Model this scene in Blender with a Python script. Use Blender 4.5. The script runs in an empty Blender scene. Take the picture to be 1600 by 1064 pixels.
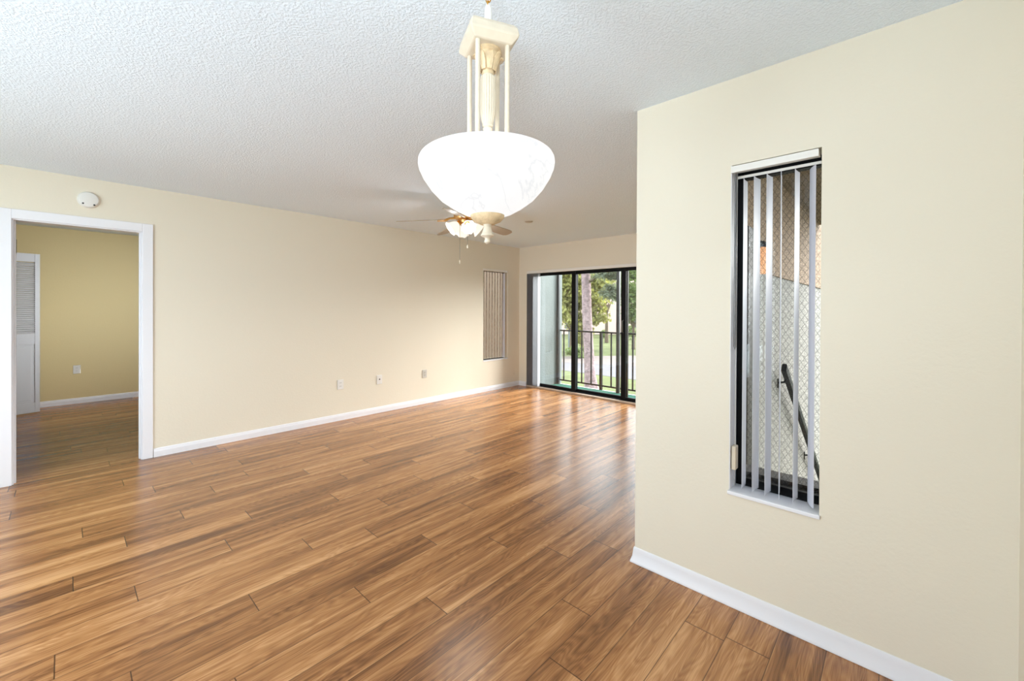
import bpy, bmesh, math, random
from mathutils import Vector, Matrix

random.seed(7)
PI = math.pi
S = bpy.context.scene
C = S.collection

# ------------------------------------------------------------------ camera
CAM_H = 1.3742
YAW, PITCH, ROLL = 0.748948, -0.00414975, 0.00456713
fwd = Vector((math.cos(YAW)*math.cos(PITCH), math.sin(YAW)*math.cos(PITCH), math.sin(PITCH)))
r0 = Vector((math.sin(YAW), -math.cos(YAW), 0))
u0 = r0.cross(fwd)
rgt = r0*math.cos(ROLL) + u0*math.sin(ROLL)
upv = u0*math.cos(ROLL) - r0*math.sin(ROLL)
cam = bpy.data.objects.new('camera', bpy.data.cameras.new('camera'))
C.objects.link(cam)
M = Matrix((rgt, upv, -fwd)).transposed().to_4x4()
M.translation = Vector((0, 0, CAM_H))
cam.matrix_world = M
cam.data.sensor_width = 36
cam.data.lens = 650.56/1600*36
cam.data.shift_y = -48.26/1600
cam.data.clip_start = 0.02
cam.data.clip_end = 500
S.camera = cam

# ------------------------------------------------------------------ world, exposure
S.view_settings.view_transform = 'Standard'
S.view_settings.look = 'None'
S.view_settings.gamma = 1
S.view_settings.use_curve_mapping = False
S.view_settings.exposure = 0.08
try:
    S.cycles.use_denoising = True
    S.cycles.denoiser = 'OPENIMAGEDENOISE'
    S.cycles.max_bounces = 10
    S.cycles.diffuse_bounces = 6
    S.cycles.transparent_max_bounces = 24
    S.cycles.caustics_reflective = False
    S.cycles.caustics_refractive = False
    S.cycles.sample_clamp_indirect = 6
except Exception:
    pass
w = bpy.data.worlds.new('overcast_sky')
S.world = w
w.use_nodes = True
bg = w.node_tree.nodes['Background']
bg.inputs[0].default_value = (0.82, 0.93, 1.0, 1)
bg.inputs[1].default_value = 5.6


def area_light(name, loc, target, sx, sy, watts, col=(1, 1, 1)):
    d = bpy.data.lights.new(name, 'AREA')
    d.shape = 'RECTANGLE'
    d.size = sx
    d.size_y = sy
    d.energy = watts
    d.color = col
    o = bpy.data.objects.new(name, d)
    C.objects.link(o)
    o.location = loc
    o.rotation_euler = (Vector(target)-Vector(loc)).to_track_quat('-Z', 'Y').to_euler()
    return o


def point_light(name, loc, watts, rad=0.03, col=(1, 1, 1)):
    d = bpy.data.lights.new(name, 'POINT')
    d.energy = watts
    d.shadow_soft_size = rad
    d.color = col
    o = bpy.data.objects.new(name, d)
    C.objects.link(o)
    o.location = loc
    return o


# added fill lights, none of them seen: rear daylight, ceiling uplight, bedroom wall
area_light('rear_daylight_fill', (-2.12, 2.6, 1.45), (2.2, 3.9, 2.3), 2.6, 1.8, 30, (0.72, 0.88, 1.0))  # added fill behind the camera, standing in the rear wall opening
area_light('ceiling_uplight_fill', (-1.5, 1.9, 0.55), (-.3, 2.5, 2.44), 1.2, 1.2, 37, (0.75, 0.89, 1.0))  # added uplight behind the camera, brightens the ceiling
area_light('bounced_flash', (-.35, -.02, 1.55), (-.15, .3, 2.44), 0.30, 0.30, 29, (0.76, 0.90, 1.0))
sund = bpy.data.lights.new('hazy_sun', 'SUN')
sund.energy = 14.0
sund.angle = math.radians(50)
sund.color = (1.0, 0.98, 0.95)
sun = bpy.data.objects.new('hazy_sun', sund)
C.objects.link(sun)
sun.location = (12, -6, 9)
sun.rotation_euler = Vector((-.80, .36, -.46)).to_track_quat('-Z', 'Y').to_euler()
bl_ = area_light('bedroom_wall_fill', (1.9, 5.7, 1.9), (-.2, 8.48, 1.15), 0.5, 0.5, 14.5, (0.92, 0.98, 1.0))  # added unseen fill, aimed at the bedroom's rear wall
bl_.data.spread = math.radians(75)

# ------------------------------------------------------------------ materials


def mat(name, col, rough=0.5, metal=0.0, spec=0.5, bump=None, emit=None, var=None, alpha_trans=None):
    """bump=(scale, strength, distance); var=(scale, amount) gentle mottling of the colour"""
    m = bpy.data.materials.new(name)
    m.use_nodes = True
    nt = m.node_tree
    b = nt.nodes['Principled BSDF']
    b.inputs['Base Color'].default_value = (*col, 1)
    b.inputs['Roughness'].default_value = rough
    b.inputs['Metallic'].default_value = metal
    b.inputs['Specular IOR Level'].default_value = spec
    if bump or var:
        tc = nt.nodes.new('ShaderNodeTexCoord')
    if bump:
        n = nt.nodes.new('ShaderNodeTexNoise')
        n.inputs['Scale'].default_value = bump[0]
        n.inputs['Detail'].default_value = 4
        nt.links.new(tc.outputs['Object'], n.inputs['Vector'])
        bn = nt.nodes.new('ShaderNodeBump')
        bn.inputs['Strength'].default_value = bump[1]
        bn.inputs['Distance'].default_value = bump[2]
        nt.links.new(n.outputs['Fac'], bn.inputs['Height'])
        nt.links.new(bn.outputs['Normal'], b.inputs['Normal'])
    if var:
        n2 = nt.nodes.new('ShaderNodeTexNoise')
        n2.inputs['Scale'].default_value = var[0]
        n2.inputs['Detail'].default_value = 5
        nt.links.new(tc.outputs['Object'], n2.inputs['Vector'])
        r = nt.nodes.new('ShaderNodeValToRGB')
        a = var[1]
        r.color_ramp.elements[0].position = 0.3
        r.color_ramp.elements[1].position = 0.7
        r.color_ramp.elements[0].color = (*[c*(1-a) for c in col], 1)
        r.color_ramp.elements[1].color = (*[min(1, c*(1+a)) for c in col], 1)
        nt.links.new(n2.outputs['Fac'], r.inputs['Fac'])
        nt.links.new(r.outputs['Color'], b.inputs['Base Color'])
    if emit:
        b.inputs['Emission Color'].default_value = (*emit[0], 1)
        b.inputs['Emission Strength'].default_value = emit[1]
    return m


def srgb(r, g, b):
    def f(c):
        c /= 255
        return c/12.92 if c <= 0.04045 else ((c+0.055)/1.055)**2.4
    return (f(r), f(g), f(b))


WALL = mat('cream_wall_paint', srgb(226, 218, 201), 0.62, spec=0.3, bump=(70, 0.18, 0.004))
BEDWALL = mat('warm_lit_wall_paint', srgb(216, 198, 152), 0.7, spec=0.3, bump=(70, 0.18, 0.004))  # same cream paint, with warm lamplight put into its colour
WHITE = mat('white_trim_paint', srgb(231, 231, 236), 0.35, spec=0.4)
BLINDW = mat('white_vinyl_slat', srgb(206, 207, 216), 0.45, spec=0.4)
HEAD = mat('white_blind_rail', srgb(232, 229, 224), 0.4)
CREAM = mat('cream_painted_metal', srgb(210, 197, 177), 0.5, spec=0.3, var=(30, 0.05))
ANTIQUE = mat('antiqued_cream_plaster', srgb(212, 188, 152), 0.6, spec=0.3, bump=(160, 0.5, 0.004), var=(45, 0.16))
GOLD = mat('polished_brass', srgb(214, 160, 70), 0.22, metal=1.0)
BLACK = mat('black_anodised_frame', (0.004, 0.004, 0.005), 0.5, spec=0.15)
BLACKP = mat('black_painted_steel', (0.006, 0.007, 0.008), 0.55, spec=0.12)
PLATE = mat('white_plastic_plate', srgb(228, 226, 222), 0.35)
DARK = mat('dark_slot', (0.02, 0.02, 0.02), 0.5)
GREY = mat('grey_metal', srgb(120, 118, 115), 0.35, metal=0.8)
SILL = mat('aluminium_threshold', srgb(196, 176, 158), 0.4, metal=0.3)


def glass_mat(name, tint=(0.97, 0.985, 0.98), gloss=0.05):
    m = bpy.data.materials.new(name)
    m.use_nodes = True
    nt = m.node_tree
    nt.nodes.clear()
    out = nt.nodes.new('ShaderNodeOutputMaterial')
    t = nt.nodes.new('ShaderNodeBsdfTransparent')
    t.inputs[0].default_value = (*tint, 1)
    g = nt.nodes.new('ShaderNodeBsdfGlossy')
    g.inputs['Roughness'].default_value = 0.02
    mx = nt.nodes.new('ShaderNodeMixShader')
    mx.inputs[0].default_value = gloss
    nt.links.new(t.outputs[0], mx.inputs[1])
    nt.links.new(g.outputs[0], mx.inputs[2])
    nt.links.new(mx.outputs[0], out.inputs[0])
    return m


GLASS = glass_mat('clear_glass')


def wired_glass():
    m = glass_mat('wired_glass', (0.93, 0.94, 0.93), 0.015)
    nt = m.node_tree
    mx = [n for n in nt.nodes if n.type == 'MIX_SHADER'][0]
    out = [n for n in nt.nodes if n.type == 'OUTPUT_MATERIAL'][0]
    tc = nt.nodes.new('ShaderNodeTexCoord')
    sp = nt.nodes.new('ShaderNodeSeparateXYZ')
    nt.links.new(tc.outputs['Object'], sp.inputs[0])

    def mth(op, a, b=None):
        n = nt.nodes.new('ShaderNodeMath')
        n.operation = op
        for i, v in enumerate((a, b)):
            if v is None:
                continue
            if isinstance(v, (int, float)):
                n.inputs[i].default_value = v
            else:
                nt.links.new(v, n.inputs[i])
        return n.outputs[0]
    wires = None
    for s in (1, -1):
        v = mth('ADD', mth('MULTIPLY', sp.outputs['Y'], s*1.0), mth('MULTIPLY', sp.outputs['Z'], 0.62))
        d = mth('ABSOLUTE', mth('SUBTRACT', mth('FRACT', mth('DIVIDE', v, 0.0235)), 0.5))
        wv = mth('LESS_THAN', d, 0.040)
        wires = wv if wires is None else mth('MAXIMUM', wires, wv)
    # pressed (obscure) pattern of the glass: small dark and light flecks where the dimples turn
    n = nt.nodes.new('ShaderNodeTexVoronoi')
    n.feature = 'DISTANCE_TO_EDGE'
    n.inputs['Scale'].default_value = 95
    nt.links.new(tc.outputs['Object'], n.inputs['Vector'])
    fl = mth('MULTIPLY', mth('LESS_THAN', n.outputs['Distance'], 0.05), 0.30)
    df = nt.nodes.new('ShaderNodeBsdfDiffuse')
    df.inputs[0].default_value = (0.06, 0.055, 0.05, 1)
    m2 = nt.nodes.new('ShaderNodeMixShader')
    fac = mth('MAXIMUM', mth('MULTIPLY', wires, 0.38), fl)
    nt.links.new(fac, m2.inputs[0])
    nt.links.new(mx.outputs[0], m2.inputs[1])
    nt.links.new(df.outputs[0], m2.inputs[2])
    nt.links.new(m2.outputs[0], out.inputs[0])
    return m


WIRED = wired_glass()


def ceiling_mat():
    m = mat('white_knockdown_ceiling', srgb(233, 244, 255), 0.8, spec=0.2)
    nt = m.node_tree
    b = nt.nodes['Principled BSDF']
    tc = nt.nodes.new('ShaderNodeTexCoord')
    n = nt.nodes.new('ShaderNodeTexNoise')
    n.inputs['Scale'].default_value = 95
    n.inputs['Detail'].default_value = 3
    n.inputs['Roughness'].default_value = 0.6
    nt.links.new(tc.outputs['Object'], n.inputs['Vector'])
    r = nt.nodes.new('ShaderNodeValToRGB')
    r.color_ramp.elements[0].position = 0.42
    r.color_ramp.elements[1].position = 0.62
    nt.links.new(n.outputs['Fac'], r.inputs['Fac'])
    bn = nt.nodes.new('ShaderNodeBump')
    bn.inputs['Strength'].default_value = 0.55
    bn.inputs['Distance'].default_value = 0.0035
    nt.links.new(r.outputs['Color'], bn.inputs['Height'])
    nt.links.new(bn.outputs['Normal'], b.inputs['Normal'])
    return m


CEIL = ceiling_mat()


def floor_mat():
    m = bpy.data.materials.new('oak_laminate_planks')
    m.use_nodes = True
    nt = m.node_tree
    L = nt.links.new
    b = nt.nodes['Principled BSDF']
    uv = nt.nodes.new('ShaderNodeUVMap')
    uv.uv_map = 'plank'
    at = nt.nodes.new('ShaderNodeVertexColor')
    at.layer_name = 'rnd'
    su = nt.nodes.new('ShaderNodeSeparateXYZ')
    L(uv.outputs[0], su.inputs[0])
    sr = nt.nodes.new('ShaderNodeSeparateColor')
    L(at.outputs['Color'], sr.inputs[0])
    U, V = su.outputs['X'], su.outputs['Y']
    R1, R2, LEN = sr.outputs[0], sr.outputs[1], sr.outputs[2]

    def mth(op, a, b_=None, c_=None):
        n = nt.nodes.new('ShaderNodeMath')
        n.operation = op
        for i, v in enumerate((a, b_, c_)):
            if v is None:
                continue
            if isinstance(v, (int, float)):
                n.inputs[i].default_value = v
            else:
                L(v, n.inputs[i])
        return n.outputs[0]

    def comb(x, y, z):
        n = nt.nodes.new('ShaderNodeCombineXYZ')
        for i, v in enumerate((x, y, z)):
            if isinstance(v, (int, float)):
                n.inputs[i].default_value = v
            else:
                L(v, n.inputs[i])
        return n.outputs[0]

    def noise(vec, scale, detail, rough, dist=0.0):
        n = nt.nodes.new('ShaderNodeTexNoise')
        n.inputs['Scale'].default_value = scale
        n.inputs['Detail'].default_value = detail
        n.inputs['Roughness'].default_value = rough
        n.inputs['Distortion'].default_value = dist
        L(vec, n.inputs['Vector'])
        return n.outputs['Fac']
    off = mth('MULTIPLY', R1, 71.0)
    off2 = mth('MULTIPLY', R2, 43.0)
    # wide soft streaks along the plank
    a = noise(comb(mth('ADD', mth('MULTIPLY', U, 0.9), off), mth('ADD', mth('MULTIPLY', V, 15.0), off2), off), 1.0, 4, 0.55, 0.6)
    # cathedral figure: long contour lines of a stretched smooth field
    f = noise(comb(mth('ADD', mth('MULTIPLY', U, 1.5), off2), mth('ADD', mth('MULTIPLY', V, 8.5), off), 0.0), 1.0, 2.5, 0.42, 0.3)
    ring = mth('ABSOLUTE', mth('SUBTRACT', mth('FRACT', mth('MULTIPLY', f, 21.0)), 0.5))
    # fine pore lines
    p = noise(comb(mth('ADD', mth('MULTIPLY', U, 4.5), off), mth('MULTIPLY', V, 260.0), off2), 1.0, 3, 0.6)
    v = mth('ADD', mth('MULTIPLY', mth('SUBTRACT', a, 0.5), 1.45),
            mth('ADD', mth('MULTIPLY', mth('SUBTRACT', ring, 0.25), 0.32), mth('MULTIPLY', mth('SUBTRACT', p, 0.5), 0.62)))
    v = mth('ADD', v, mth('MULTIPLY', mth('SUBTRACT', R2, 0.5), 0.20))
    v = mth('ADD', v, 0.5)
    ramp = nt.nodes.new('ShaderNodeValToRGB')
    cr = ramp.color_ramp
    cr.elements[0].position = 0.12
    cr.elements[0].color = (*srgb(98, 60, 33), 1)
    cr.elements[1].position = 0.9
    cr.elements[1].color = (*srgb(211, 160, 110), 1)
    e = cr.elements.new(0.38)
    e.color = (*srgb(143, 95, 55), 1)
    e = cr.elements.new(0.62)
    e.color = (*srgb(177, 124, 77), 1)
    L(v, ramp.inputs['Fac'])
    # seams
    W_ = 0.1587
    sv = mth('MINIMUM', V, mth('SUBTRACT', W_, V))
    su_ = mth('MINIMUM', U, mth('SUBTRACT', mth('MULTIPLY', LEN, 2.0), U))
    seam = mth('MAXIMUM', mth('MULTIPLY', mth('LESS_THAN', sv, 0.0016), 0.72), mth('MULTIPLY', mth('LESS_THAN', su_, 0.0020), 0.85))
    mx = nt.nodes.new('ShaderNodeMixRGB')
    L(seam, mx.inputs[0])
    L(ramp.outputs[0], mx.inputs[1])
    mx.inputs[2].default_value = (*srgb(58, 36, 20), 1)
    L(mx.outputs[0], b.inputs['Base Color'])
    b.inputs['Roughness'].default_value = 0.25
    b.inputs['Specular IOR Level'].default_value = 0.6
    bn = nt.nodes.new('ShaderNodeBump')
    bn.inputs['Strength'].default_value = 0.10
    bn.inputs['Distance'].default_value = 0.002
    L(mth('SUBTRACT', mth('MULTIPLY', p, 0.5), seam), bn.inputs['Height'])
    L(bn.outputs['Normal'], b.inputs['Normal'])
    return m


FLOORM = floor_mat()

# ------------------------------------------------------------------ mesh helpers


def link(name, bm, m, parent=None, smooth=False, bevel=0.0):
    me = bpy.data.meshes.new(name)
    bmesh.ops.recalc_face_normals(bm, faces=bm.faces[:])
    bm.to_mesh(me)
    bm.free()
    me.materials.append(m)
    if smooth:
        for p in me.polygons:
            p.use_smooth = True
    o = bpy.data.objects.new(name, me)
    C.objects.link(o)
    if parent:
        o.parent = parent
    if bevel:
        b = o.modifiers.new('bevel', 'BEVEL')
        b.width = bevel
        b.segments = 2
        b.limit_method = 'ANGLE'
    if smooth:
        try:
            me.set_sharp_from_angle(angle=math.radians(38))
        except Exception:
            pass
    return o


def nb():
    return bmesh.new()


def box(bm, a, b, mtx=None):
    vs = [bm.verts.new((x, y, z)) for x in (a[0], b[0]) for y in (a[1], b[1]) for z in (a[2], b[2])]
    for f in ((0, 1, 3, 2), (4, 6, 7, 5), (0, 4, 5, 1), (2, 3, 7, 6), (0, 2, 6, 4), (1, 5, 7, 3)):
        bm.faces.new([vs[i] for i in f])
    if mtx is not None:
        for v in vs:
            v.co = mtx @ v.co
    return vs


def lathe(bm, prof, n=32, at=(0, 0, 0), mtx=None, cap=True, rfun=None):
    rows = []
    for r, z in prof:
        row = []
        for k in range(n):
            t = 2*PI*k/n
            rr = r*(rfun(t, z) if rfun else 1)
            v = Vector((rr*math.cos(t), rr*math.sin(t), z))
            if mtx is not None:
                v = mtx @ v
            row.append(bm.verts.new(v+Vector(at)))
        rows.append(row)
    for a, b in zip(rows, rows[1:]):
        for k in range(n):
            bm.faces.new((a[k], a[(k+1) % n], b[(k+1) % n], b[k]))
    if cap:
        for row, (r, z) in ((rows[0], prof[0]), (rows[-1], prof[-1])):
            if r > 1e-6:
                bm.faces.new(row)
    return rows


def tube(bm, pts, r, n=10):
    pts = [Vector(p) for p in pts]
    rows = []
    for i, p in enumerate(pts):
        d = (pts[min(i+1, len(pts)-1)]-pts[max(i-1, 0)]).normalized()
        a = d.orthogonal().normalized()
        if i:
            a = (prev-d*prev.dot(d)).normalized()
        prev = a
        b = d.cross(a)
        rr = r[i] if isinstance(r, (list, tuple)) else r
        rows.append([bm.verts.new(p+(a*math.cos(2*PI*k/n)+b*math.sin(2*PI*k/n))*rr) for k in range(n)])
    for a, b in zip(rows, rows[1:]):
        for k in range(n):
            bm.faces.new((a[k], a[(k+1) % n], b[(k+1) % n], b[k]))
    bm.faces.new(rows[0])
    bm.faces.new(rows[-1])


def torus(bm, R, r, mtx, n=16, m=8, sx=1.0):
    rows = []
    for i in range(n):
        t = 2*PI*i/n
        row = []
        for j in range(m):
            s = 2*PI*j/m
            v = Vector(((R+r*math.cos(s))*math.cos(t)*sx, (R+r*math.cos(s))*math.sin(t), r*math.sin(s)))
            row.append(bm.verts.new(mtx @ v))
        rows.append(row)
    for i in range(n):
        a, b = rows[i], rows[(i+1) % n]
        for j in range(m):
            bm.faces.new((a[j], a[(j+1) % m], b[(j+1) % m], b[j]))


def prism(bm, poly, axis, a, b):
    """extrude a 2-D polygon along a world axis from a to b"""
    def P(u, v, t):
        return {0: (t, u, v), 1: (u, t, v), 2: (u, v, t)}[axis]
    A = [bm.verts.new(P(u, v, a)) for u, v in poly]
    B = [bm.verts.new(P(u, v, b)) for u, v in poly]
    n = len(poly)
    for i in range(n):
        bm.faces.new((A[i], A[(i+1) % n], B[(i+1) % n], B[i]))
    bm.faces.new(A)
    bm.faces.new(B)


def wall_with_holes(bm, axis, t0, t1, u0_, u1_, z0, z1, holes):
    """slab of thickness t0..t1 across `axis`, spanning u0..u1 and z0..z1, with rectangular holes (u0,u1,z0,z1)"""
    us = sorted({u0_, u1_, *[h[0] for h in holes], *[h[1] for h in holes]})
    zs = sorted({z0, z1, *[h[2] for h in holes], *[h[3] for h in holes]})

    def solid(i, j):
        if i < 0 or j < 0 or i >= len(us)-1 or j >= len(zs)-1:
            return False
        u, z = (us[i]+us[i+1])/2, (zs[j]+zs[j+1])/2
        return not any(h[0] < u < h[1] and h[2] < z < h[3] for h in holes)

    cache = {}

    def V(t, u, z):
        k = (t, u, z)
        if k not in cache:
            cache[k] = bm.verts.new((t, u, z) if axis == 0 else (u, t, z))
        return cache[k]
    for i in range(len(us)-1):
        for j in range(len(zs)-1):
            if not solid(i, j):
                continue
            a, b, c, d = us[i], us[i+1], zs[j], zs[j+1]
            for t in (t0, t1):
                bm.faces.new((V(t, a, c), V(t, b, c), V(t, b, d), V(t, a, d)))
            for (di, dj, q) in ((-1, 0, ((a, c), (a, d))), (1, 0, ((b, c), (b, d))), (0, -1, ((a, c), (b, c))), (0, 1, ((a, d), (b, d)))):
                if not solid(i+di, j+dj):
                    (ua, za), (ub, zb) = q
                    bm.faces.new((V(t0, ua, za), V(t0, ub, zb), V(t1, ub, zb), V(t1, ua, za)))


def struct(name, bm, m, **k):
    o = link(name, bm, m, **k)
    o['kind'] = 'structure'
    return o


def empty(name, loc=(0, 0, 0), rz=0):
    o = bpy.data.objects.new(name, None)
    C.objects.link(o)
    o.location = loc
    o.rotation_euler = (0, 0, rz)
    o.empty_display_size = 0.1
    return o


def thing(name, label, cat, loc=(0, 0, 0), rz=0, group=None):
    o = empty(name, loc, rz)
    return tag(o, label, cat, group)


def tag(o, label, cat, group=None, kind=None):
    o['label'] = label
    o['category'] = cat
    if group:
        o['group'] = group
    if kind:
        o['kind'] = kind
    return o


# ------------------------------------------------------------------ room constants
HC = 2.44
YL, TL = 4.965, 0.11        # long left wall
XB, TB = 5.528, 0.15        # wall of the sliding door
XW, TW = 2.108, 0.16        # near wall with the narrow window
YC = 1.042                  # corner of that wall
YN = -0.291                 # wall at the right edge of the frame
XR = -2.2                   # rear wall, behind the camera
YBED = 8.48
DX0, DX1, DZ = -0.268, 0.472, 2.036     # bedroom doorway
LWX0, LWX1, LWZ0, LWZ1 = 4.655, 5.231, 0.492, 2.018   # narrow window in the left wall
RWY0, RWY1, RWZ0, RWZ1 = 0.235, 0.575, 0.520, 2.038   # narrow window in the near wall
SDY0, SDY1, SDZ = 1.30, 4.783, 2.02                    # sliding door opening, made wider out of view to admit more light

# ------------------------------------------------------------------ floor: one mesh of separate planks
PW = 0.1587
JOINT = {3: .56, 6: .30, 7: .84, 8: .59, 9: 1.17, 10: .43, 11: .97, 12: .17, 13: .60, 14: 1.275, 15: .96, 16: .235,
         17: .645, 18: .03, 19: .83, 20: .245, 21: .53, 22: .075, 23: .76, 24: 1.02, 25: .46, 4: 1.05, 5: .0}


def build_floor():
    bm = nb()
    uvl = bm.loops.layers.uv.new('plank')
    col = bm.loops.layers.float_color.new('rnd')
    rnd = random.Random(21)
    k = -4
    while True:
        y0 = .602+PW*(k-3)-PW/2
        if y0 > YBED:
            break
        x = -2.6+((JOINT.get(k, rnd.random()*1.3)) % 1.3)-1.3
        while x < XB+.02:
            a, b = max(x, XR), min(x+1.3, XB+.02 if y0+PW > YC+.02 else XW+.03)
            if b-a > 0.01:
                vs = [bm.verts.new(p) for p in ((a, y0, 0), (b, y0, 0), (b, y0+PW, 0), (a, y0+PW, 0))]
                f = bm.faces.new(vs)
                r1, r2 = rnd.random(), rnd.random()
                us = (a-x, b-x, b-x, a-x)
                vv = (0, 0, PW, PW)
                for lp, u_, v_ in zip(f.loops, us, vv):
                    lp[uvl].uv = (u_, v_)
                    lp[col] = (r1, r2, 0.65, 1)
            x += 1.3
        k += 1
    y_lo = .602+PW*(-4-3)-PW/2
    box(bm, (XR, y_lo, -0.12), (XW+.03, YC-.1, -0.004))
    box(bm, (XR, YC-.1, -0.12), (XB+.02, y0, -0.004))
    me_o = link('floor', bm, FLOORM)
    me_o['kind'] = 'structure'
    # planks keep an upward normal
    for p in me_o.data.polygons:
        if abs(p.center.z) < 1e-6 and p.normal.z < 0:
            p.flip()
    return me_o


build_floor()

bm = nb()
box(bm, (XR-.12, YN-.14, HC), (XW+TW, YBED+.12, HC+.12))
box(bm, (XW+TW, YC-.14, HC), (XB+TB, YBED+.12, HC+.12))
struct('ceiling', bm, CEIL)

# walls
bm = nb()
wall_with_holes(bm, 1, YL, YL+TL, XR, XB+TB, 0, HC, [(DX0-.015, DX1+.015, 0, DZ+.015), (LWX0, LWX1, LWZ0, LWZ1)])
struct('wall_left', bm, WALL)
bm = nb()
wall_with_holes(bm, 0, XB, XB+TB, YC-.14, YL, 0, HC, [(SDY0, SDY1, 0, SDZ)])
struct('wall_back', bm, WALL)
bm = nb()
wall_with_holes(bm, 0, XW, XW+TW, YN-.14, YC, 0, HC, [(RWY0, RWY1, RWZ0, RWZ1)])
struct('wall_right', bm, WALL)
bm = nb()
box(bm, (XW+TW, YC-.14, 0), (XB, YC, HC))
struct('wall_divider', bm, WALL)
bm = nb()
box(bm, (XR, YN-.14, 0), (XW, YN, HC))
struct('wall_near', bm, WALL)
bm = nb()
wall_with_holes(bm, 0, XR-.12, XR, YN-.14, YL+TL, 0, HC, [(1.25, 3.95, .38, 2.32)])  # opening added out of view to let sky light in
struct('wall_rear', bm, WALL)
bm = nb()
box(bm, (-1.72, YBED, 0), (2.72, YBED+.12, HC))
struct('wall_bedroom_back', bm, BEDWALL)
bm = nb()
box(bm, (-1.72, YL+TL, 0), (-1.6, YBED, HC))
struct('wall_bedroom_left', bm, BEDWALL)
bm = nb()
box(bm, (2.6, YL+TL, 0), (2.72, YBED, HC))
struct('wall_bedroom_right', bm, BEDWALL)

# baseboards --------------------------------------------------------------
BP = [(0, 0), (.014, 0), (.014, .050), (.011, .060), (.008, .074), (.003, .078), (0, .078)]


def baseboard_x(name, y, x0, x1, side=-1, prof=BP):
    bm = nb()
    prism(bm, [(y+side*u, z) for u, z in prof], 0, x0, x1)
    return struct(name, bm, WHITE)


bm = nb()
prism(bm, [(YL-u, z) for u, z in BP], 0, DX1+.082, XB)
struct('baseboard_left', bm, WHITE)
bm = nb()
prism(bm, [(XB-u, z) for u, z in BP], 1, SDY1+.005, YL-.014)
struct('baseboard_back', bm, WHITE)
bm = nb()
prism(bm, [(YBED-u, z) for u, z in BP], 0, -.25, 2.6)
struct('baseboard_bedroom', bm, WHITE)
# near wall: taller flared profile that wraps the outer corner with a mitre
FP = [(0, .083), (.003, .083), (.006, .074), (.007, .060), (.010, .035), (.017, .014), (.019, .008), (.019, .002), (.017, 0), (0, 0)]
bm = nb()
rows = []
for u, z in FP:
    rows.append([bm.verts.new((XW-u, YN, z)), bm.verts.new((XW-u, YC+u, z)), bm.verts.new((XB-.02, YC+u, z))])
for a, b in zip(rows, rows[1:]+rows[:1]):
    for i in range(2):
        bm.faces.new((a[i], a[i+1], b[i+1], b[i]))
bm.faces.new([r[0] for r in rows])
bm.faces.new([r[2] for r in rows])
struct('baseboard_right', bm, WHITE, smooth=True)
bm = nb()
prism(bm, [(YN+u, z) for u, z in FP], 0, XR, XW-.019)
struct('baseboard_near', bm, WHITE)

# bedroom doorway -----------------------------------------------------------
door = empty('door_1', ((DX0+DX1)/2, YL, 0))
door['kind'] = 'structure'


def rel(o, parent):
    o.parent = parent
    o.matrix_parent_inverse = Matrix.Translation(parent.location).inverted()
    return o


CW = .077
bm = nb()
y0, y1 = YL-.016, YL+TL+.016
for a, b in ((DX0-CW, DX0-.004), (DX1+.004, DX1+CW)):
    box(bm, (a, YL-.016, 0), (b, YL, DZ+CW))
    box(bm, (a, YL+TL, 0), (b, YL+TL+.016, DZ+CW))
for ya in (YL-.016, YL+TL):
    box(bm, (DX0-.004, ya, DZ+.004), (DX1+.004, ya+.016, DZ+CW))
rel(link('door_casing', bm, WHITE, bevel=.003), door)
bm = nb()
box(bm, (DX0-.014, YL, 0), (DX0+.004, YL+TL, DZ))
box(bm, (DX1-.004, YL, 0), (DX1+.014, YL+TL, DZ))
box(bm, (DX0-.014, YL, DZ-.004), (DX1+.014, YL+TL, DZ+.014))
# stops
box(bm, (DX0+.004, YL+.035, 0), (DX0+.014, YL+.07, DZ-.004))
box(bm, (DX1-.014, YL+.035, 0), (DX1-.004, YL+.07, DZ-.004))
rel(link('door_jamb', bm, WHITE, bevel=.001), door)
for z in (1.79, .335):
    bm = nb()
    box(bm, (DX0+.004, YL+.074, z), (DX0+.0065, YL+.108, z+.10))
    tube(bm, [(DX0+.008, YL+.112, z-.004), (DX0+.008, YL+.112, z+.104)], .007, 8)
    h = rel(link('hinge', bm, GREY), door)
    h['label'] = 'grey steel hinge leaf'

# windows ---------------------------------------------------------------------
# narrow wired-glass window in the near wall
win = empty('window_1', (XW+.15, (RWY0+RWY1)/2, RWZ0))
win['kind'] = 'structure'
bm = nb()
box(bm, (XW, RWY0, RWZ0-.0), (XW+.13, RWY1, RWZ0+.012))
vs = box(bm, (XW-.012, RWY0-.004, RWZ0-.006), (XW+.002, RWY1+.006, RWZ0+.012))
rel(link('window_sill', bm, WHITE, bevel=.004), win)
bm = nb()
fx0, fx1 = XW+.10, XW+.15
box(bm, (fx0, RWY1-.030, RWZ0+.012), (fx1, RWY1, RWZ1))
box(bm, (fx0, RWY0, RWZ0+.012), (fx1, RWY0+.008, RWZ1))
box(bm, (fx0, RWY0+.008, RWZ0+.012), (fx1, RWY1-.030, RWZ0+.050))
box(bm, (fx0, RWY0+.008, RWZ1-.045), (fx1, RWY1-.030, RWZ1))
rel(link('window_frame', bm, BLACK, bevel=.003), win)
bm = nb()
box(bm, (fx0+.02, RWY0+.008, RWZ0+.050), (fx0+.026, RWY1-.030, RWZ1-.045))
rel(link('wired_pane', bm, WIRED), win)
# reveal lining, white plaster
bm = nb()
box(bm, (XW+.001, RWY1-.003, RWZ0+.012), (fx0, RWY1+.0, RWZ1))
rel(link('reveal_lining', bm, WHITE), win)

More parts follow.
